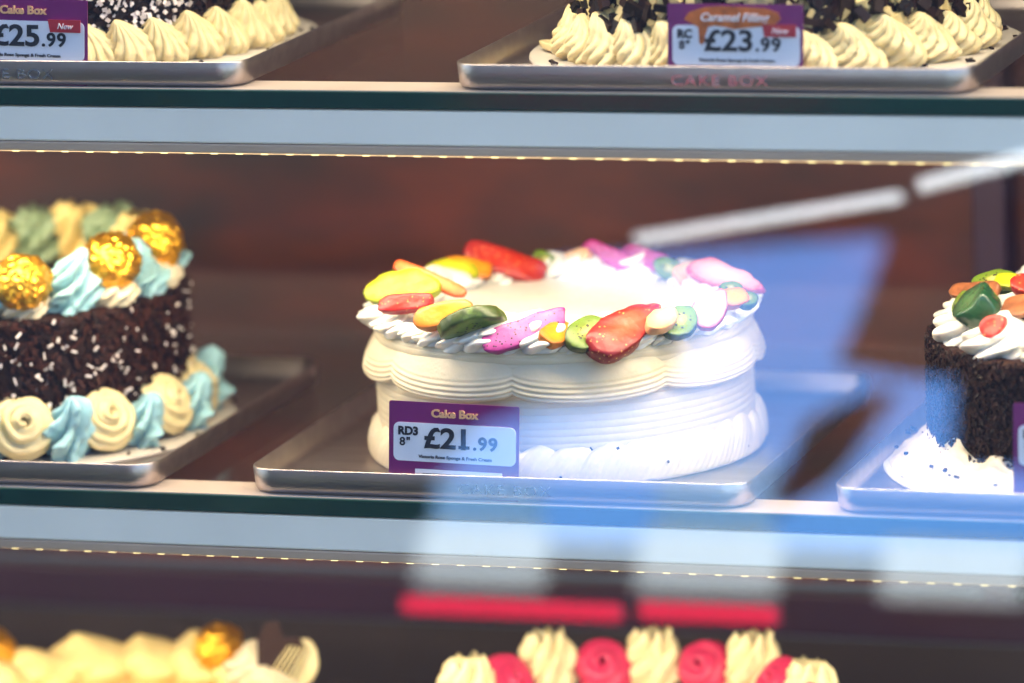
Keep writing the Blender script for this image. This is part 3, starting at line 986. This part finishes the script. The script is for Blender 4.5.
# ---------------------------------------------------------------- upper left chocolate cake
uc = cake_root((-0.3110, 0.154, ZS1), 'dark chocolate cake with a foot of ivory shells, in the upper left corner', 0.138)
plain_body('chocolate_side', 0.1050, 0.085, CHOC, uc)
rng = random.Random(15)
bits_on_cylinder(4200, 0.1055, 0.010, 0.075, 0.003, 0.007, 0.0022, rng, out=0.0035, arc=(PI * 1.2, PI * 2.2)).build('chocolate_flakes', DARK_FLAKE, uc)['kind'] = 'stuff'
bits_on_cylinder(460, 0.1080, 0.018, 0.075, 0.0018, 0.004, 0.0020, rng, out=0.003, arc=(PI * 1.45, PI * 1.80)).build('pale_sugar_bits', PALE_FLAKE, uc)['kind'] = 'stuff'
sh_p = [proto(mound(0.0185, 0.0300, n=13, twist=0.10, depth=0.20, tip=0.30, lean=-0.45, seed=s_, rough=0.08, nu=110), IVORY, ) for s_ in (1, 2)]
ring_of(sh_p, ['cream_shell'] * 2, uc, 32, 0.1035, 0.0022, 0.03, (0.95, 1.06), tilt=0.0, rng=rng, facing=D(20))
bits_on_disc(26, 0.124, 0.136, 0.003, 0.002, 0.004, 0.0025, rng, pile=0.001).build('dropped_crumbs', DARK_FLAKE, uc)['kind'] = 'stuff'

# ---------------------------------------------------------------- upper middle caramel cake
cc = cake_root((0.1210, 0.154, ZS1), 'cake covered in chocolate shavings and pale curls, above the fruit topped cake', 0.146)
plain_body('cream_side', 0.1000, 0.085, IVORY, cc)
rng = random.Random(21)
arc = (PI * 0.95, PI * 2.05)
bits_on_cylinder(520, 0.1065, 0.029, 0.080, 0.006, 0.017, 0.0075, rng, out=0.007, arc=arc).build('chocolate_shavings', DARK_FLAKE, cc)['kind'] = 'stuff'
bits_on_cylinder(620, 0.1085, 0.026, 0.080, 0.005, 0.014, 0.0055, rng, out=0.007, arc=arc).build('white_chocolate_curls', CURL, cc)['kind'] = 'stuff'
bits_on_cylinder(110, 0.115, 0.026, 0.042, 0.005, 0.012, 0.0055, rng, out=0.005, arc=arc).build('fallen_shavings', DARK_FLAKE, cc)['kind'] = 'stuff'
sw_p = [proto(mound(0.0225, 0.0320, n=13, twist=0.34, depth=0.20, tip=0.36, lean=-0.45, seed=s_, rough=0.08, nu=120, nv=32), IVORY) for s_ in (1, 2)]
ring_of(sw_p, ['cream_swirl'] * 2, cc, 28, 0.1060, 0.0022, 0.02, (0.95, 1.06), tilt=0.3, rng=rng, facing=D(16))
bits_on_disc(40, 0.130, 0.142, 0.003, 0.002, 0.006, 0.003, rng, pile=0.001).build('dropped_crumbs', DARK_FLAKE, cc)['kind'] = 'stuff'
o = fruit_piece('wafer_stub', Vector((-0.137, -0.020, 0.006)), Vector((-0.112, -0.050, 0.006)), 0.010, 0.004, IVORY, cc, 'block', hint=(0, 0, 1), seed=3)

# ---------------------------------------------------------------- lower cakes
ZS2 = -0.2414 + FLOOR
bl = cake_root((-0.3200, 0.150, ZS2), 'beige cream cake with a swirl border and gold balls at the lower left', 0.140)
BH = ZS2 * -1 - 0.1745
plain_body('cream_side', 0.1250, BH, YELLOW_CREAM, bl)
rng = random.Random(31)
bs = [proto(mound(0.0300, 0.0330, n=4, twist=0.4, depth=0.14, tip=0.4, lean=0.4, seed=s_, rough=0.04), BEIGE) for s_ in (1, 2, 3)]
for i in range(16):
    a = 186 + 22.5 * i
    if not 88 < a % 360 < 135:
        ring_of([bs[i % 3]], ['beige_swirl'], bl, 1, 0.1030, BH - 0.001, D(a), (0.95, 1.1), tilt=0.4, rng=rng)
wb = [proto(mound(0.0215, 0.030, n=7, twist=0.45, depth=0.3, tip=0.3, lean=0.3, seed=5, rough=0.08), CREAM)]
ring_of(wb, ['cream_rosette'], bl, 1, 0.0930, BH + 0.010, D(118), (1, 1.1), rng=rng)
ring_of(wb, ['cream_rosette'], bl, 1, 0.1020, BH + 0.000, D(104), (0.9, 1.0), rng=rng)
for k_, (a, r) in enumerate(((152, 0.087), (-113, 0.112))):
    o = link('gold_foil_ball', foil_ball(0.0165, 20 + k_ * 3.1), GOLD, bl, smooth=False)
    o.location = (r * math.sin(D(a)), -r * math.cos(D(a)), BH + 0.0285)
# striped chocolate fan leaning on the cream, and a pale petal behind it
fan = [(-0.006, 0.0), (0.008, 0.0), (0.020, 0.030), (0.013, 0.036), (0.004, 0.034), (-0.002, 0.044), (-0.009, 0.041), (-0.012, 0.028)]
v, f = plate(fan[::-1], -0.0012, 0.0012)
ch = obj('chocolate_fan', v, f, CHOC, bl, smooth=False)
ch.location = (0.0905, 0.030, BH + 0.016)
ch.rotation_euler = (D(-12), D(12), D(12))
mb = MB()
for s_ in range(5):
    M = Matrix.Translation((-0.003 + s_ * 0.0034, -0.0014, 0.004)) @ Matrix.Rotation(D(24 - s_ * 1.5), 4, 'Y')
    mb.box(-0.0004, 0.0004, -0.0003, 0.0003, 0.0, 0.028, M)
mb.build('piped_stripes', BEIGE, ch)
fruit_piece('pale_wafer_petal', Vector((0.104, 0.042, BH + 0.016)), Vector((0.112, 0.050, BH + 0.044)), 0.022, 0.004, IVORY, bl, 'disc', hint=(0.2, -1, 0.2), seed=4)
bits_on_disc(14, 0.05, 0.085, BH, 0.002, 0.005, 0.003, rng, pile=0.002).build('dropped_crumbs', DARK_FLAKE, bl)['kind'] = 'stuff'

pk = cake_root((0.0190, 0.146, ZS2), 'cake with alternating pink roses and tall cream rosettes at the bottom edge', 0.138)
PH = ZS2 * -1 - 0.172
plain_body('cream_side', 0.1290, PH, CREAM, pk)
rng = random.Random(41)
tallr = [proto(mound(0.0180, 0.0400, n=7, twist=0.30, depth=0.34, tip=0.62, seed=s_, teeth=0.30, rough=0.12, club=True, nu=96, nv=40), BUTTER) for s_ in (1, 2)]
pinkr = [proto(rose(0.0230, 0.0090, turns=2.1, rise=0.30, seed=s_, depth=0.12), PINK_CREAM) for s_ in (0.5, 2.0)]
lowr = [proto(mound(0.0190, 0.032, n=7, twist=0.30, depth=0.34, tip=0.5, seed=6, teeth=0.28, rough=0.12, club=True, nu=96, nv=40), CREAM)]
for i in range(20):
    a = 180 + 9 + 18 * i
    bk = 90 < a % 360 < 275
    if i % 2 == 0:
        ring_of(tallr if bk else lowr, ['cream_rosette'] * 2, pk, 1, 0.1120, PH - 0.001, D(a), (0.97, 1.08), rng=rng)
    else:
        ring_of([pinkr[(i // 2) % 2]], ['pink_rose'], pk, 1, 0.1090, PH + 0.017, D(a), (0.95, 1.05), rng=rng, facing=D(-52) if bk else D(40))

# ---------------------------------------------------------------- unseen shapes and glows added to make the reflections in the pane
sk = empty('reflection_shapes', (-0.35, -1.6, -1.10), 'added dark shapes and glowing panels out of view, cut to make the reflections in the pane', 'kiosk')
KO = Vector((-0.35, -1.6, -1.10))


def kpart(name, boxes, m, bevel=0.0, parent=None):
    mb = MB()
    for (x0, x1, y0, y1, z0, z1) in boxes:
        mb.box(x0 - KO.x, x1 - KO.x, y0 - KO.y, y1 - KO.y, z0 - KO.z, z1 - KO.z)
    return mb.build(name, m, parent or sk, bevel=bevel)


def kslab(name, pts, y0, y1, m, parent=None):
    v_, f_ = plate([(x - KO.x, z - KO.z) for x, z in pts][::-1], y0 - KO.y, y1 - KO.y)
    return obj(name, v_, f_, m, parent or sk, smooth=False)


kslab('reflection_mask_top', [(-0.472, 0.640), (-0.157, 0.671), (0.060, 0.695), (0.060, 1.9), (-1.9, 1.9), (-1.9, 0.640)], -1.64, -1.60, OUT_DARK)  # this and the dark slabs below: added masks that shape the reflected sky
kslab('reflection_mask_left', [(-0.472, 0.638), (-1.9, 0.638), (-1.9, -1.1), (-0.554, -1.1), (-0.554, 0.358), (-0.550, 0.457), (-0.527, 0.492), (-0.481, 0.511), (-0.405, 0.522), (-0.346, 0.542), (-0.351, 0.588), (-0.377, 0.604), (-0.454, 0.611)], -1.66, -1.61, OUT_DARK)
kslab('reflection_mask_right', [(-0.159, 0.672), (-0.175, 0.610), (-0.190, 0.561), (-0.198, 0.551), (-0.141, 0.543), (-0.093, 0.539), (-0.020, 0.547), (-0.020, 0.680)], -1.635, -1.605, OUT_DARK)
kslab('reflection_mask_wedge', [(-0.148, 0.526), (-0.186, 0.512), (-0.219, 0.494), (-0.233, 0.449), (-0.270, 0.421), (-0.304, 0.410), (-0.268, 0.404), (-0.193, 0.450)], -1.635, -1.605, OUT_DARK)
kslab('reflection_mask_corner', [(-0.093, 0.538), (-0.090, 0.461), (-0.013, 0.463), (-0.020, 0.545)], -1.630, -1.605, OUT_DARK)
kslab('reflection_mask_base', [(-0.540, -1.1), (-0.540, 0.385), (0.03, 0.387), (0.03, -1.1)], -1.66, -1.615, OUT_DARK)
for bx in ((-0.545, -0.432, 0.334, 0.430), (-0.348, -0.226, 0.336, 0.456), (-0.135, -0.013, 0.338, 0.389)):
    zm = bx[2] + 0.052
    kpart('reflection_panel', [(bx[0], bx[1], -1.598, -1.585, bx[2], min(zm, bx[3]) - 0.001)], LIT_WHITE, 0.002)  # added glowing panel, makes a pale pillar in the reflection
    if bx[3] > zm: kpart('reflection_panel', [(bx[0] + 0.01, bx[1] - 0.01, -1.598, -1.585, zm, bx[3])], LIT_DIM, 0.002)
for bx in ((-0.2808, -0.1222, 0.1322, 0.1430), (-0.1074, -0.0102, 0.1344, 0.1457)):
    kpart('reflection_red_bar', [(bx[0], bx[1], -0.812, -0.800, bx[2], bx[3])], LIT_RED, 0.002)  # added glowing bar, makes a red stripe in the reflection


def streak_rod(p0, p1, r):
    p0, p1 = Vector(p0) - KO, Vector(p1) - KO
    ax = (p1 - p0).normalized()
    s1 = ax.cross(Vector((0, 1, 0))).normalized()
    s2 = ax.cross(s1)
    v_, f_ = [], []
    for p in (p0, p1):
        for i in range(16):
            a = 2 * PI * i / 16
            v_.append(tuple(p + s1 * (r * math.cos(a)) + s2 * (r * math.sin(a))))
    f_ = [(i, (i + 1) % 16, (i + 1) % 16 + 16, i + 16) for i in range(16)] + [tuple(range(16))[::-1], tuple(range(16, 32))]
    return obj('reflection_streak', v_, f_, STREAK_GLOW, sk)  # added glowing rod, makes a white streak in the reflection


streak_rod((-0.137, -0.80, 0.407), (0.052, -0.80, 0.442), 0.0040)
streak_rod((0.064, -0.80, 0.450), (0.150, -0.80, 0.475), 0.0050)
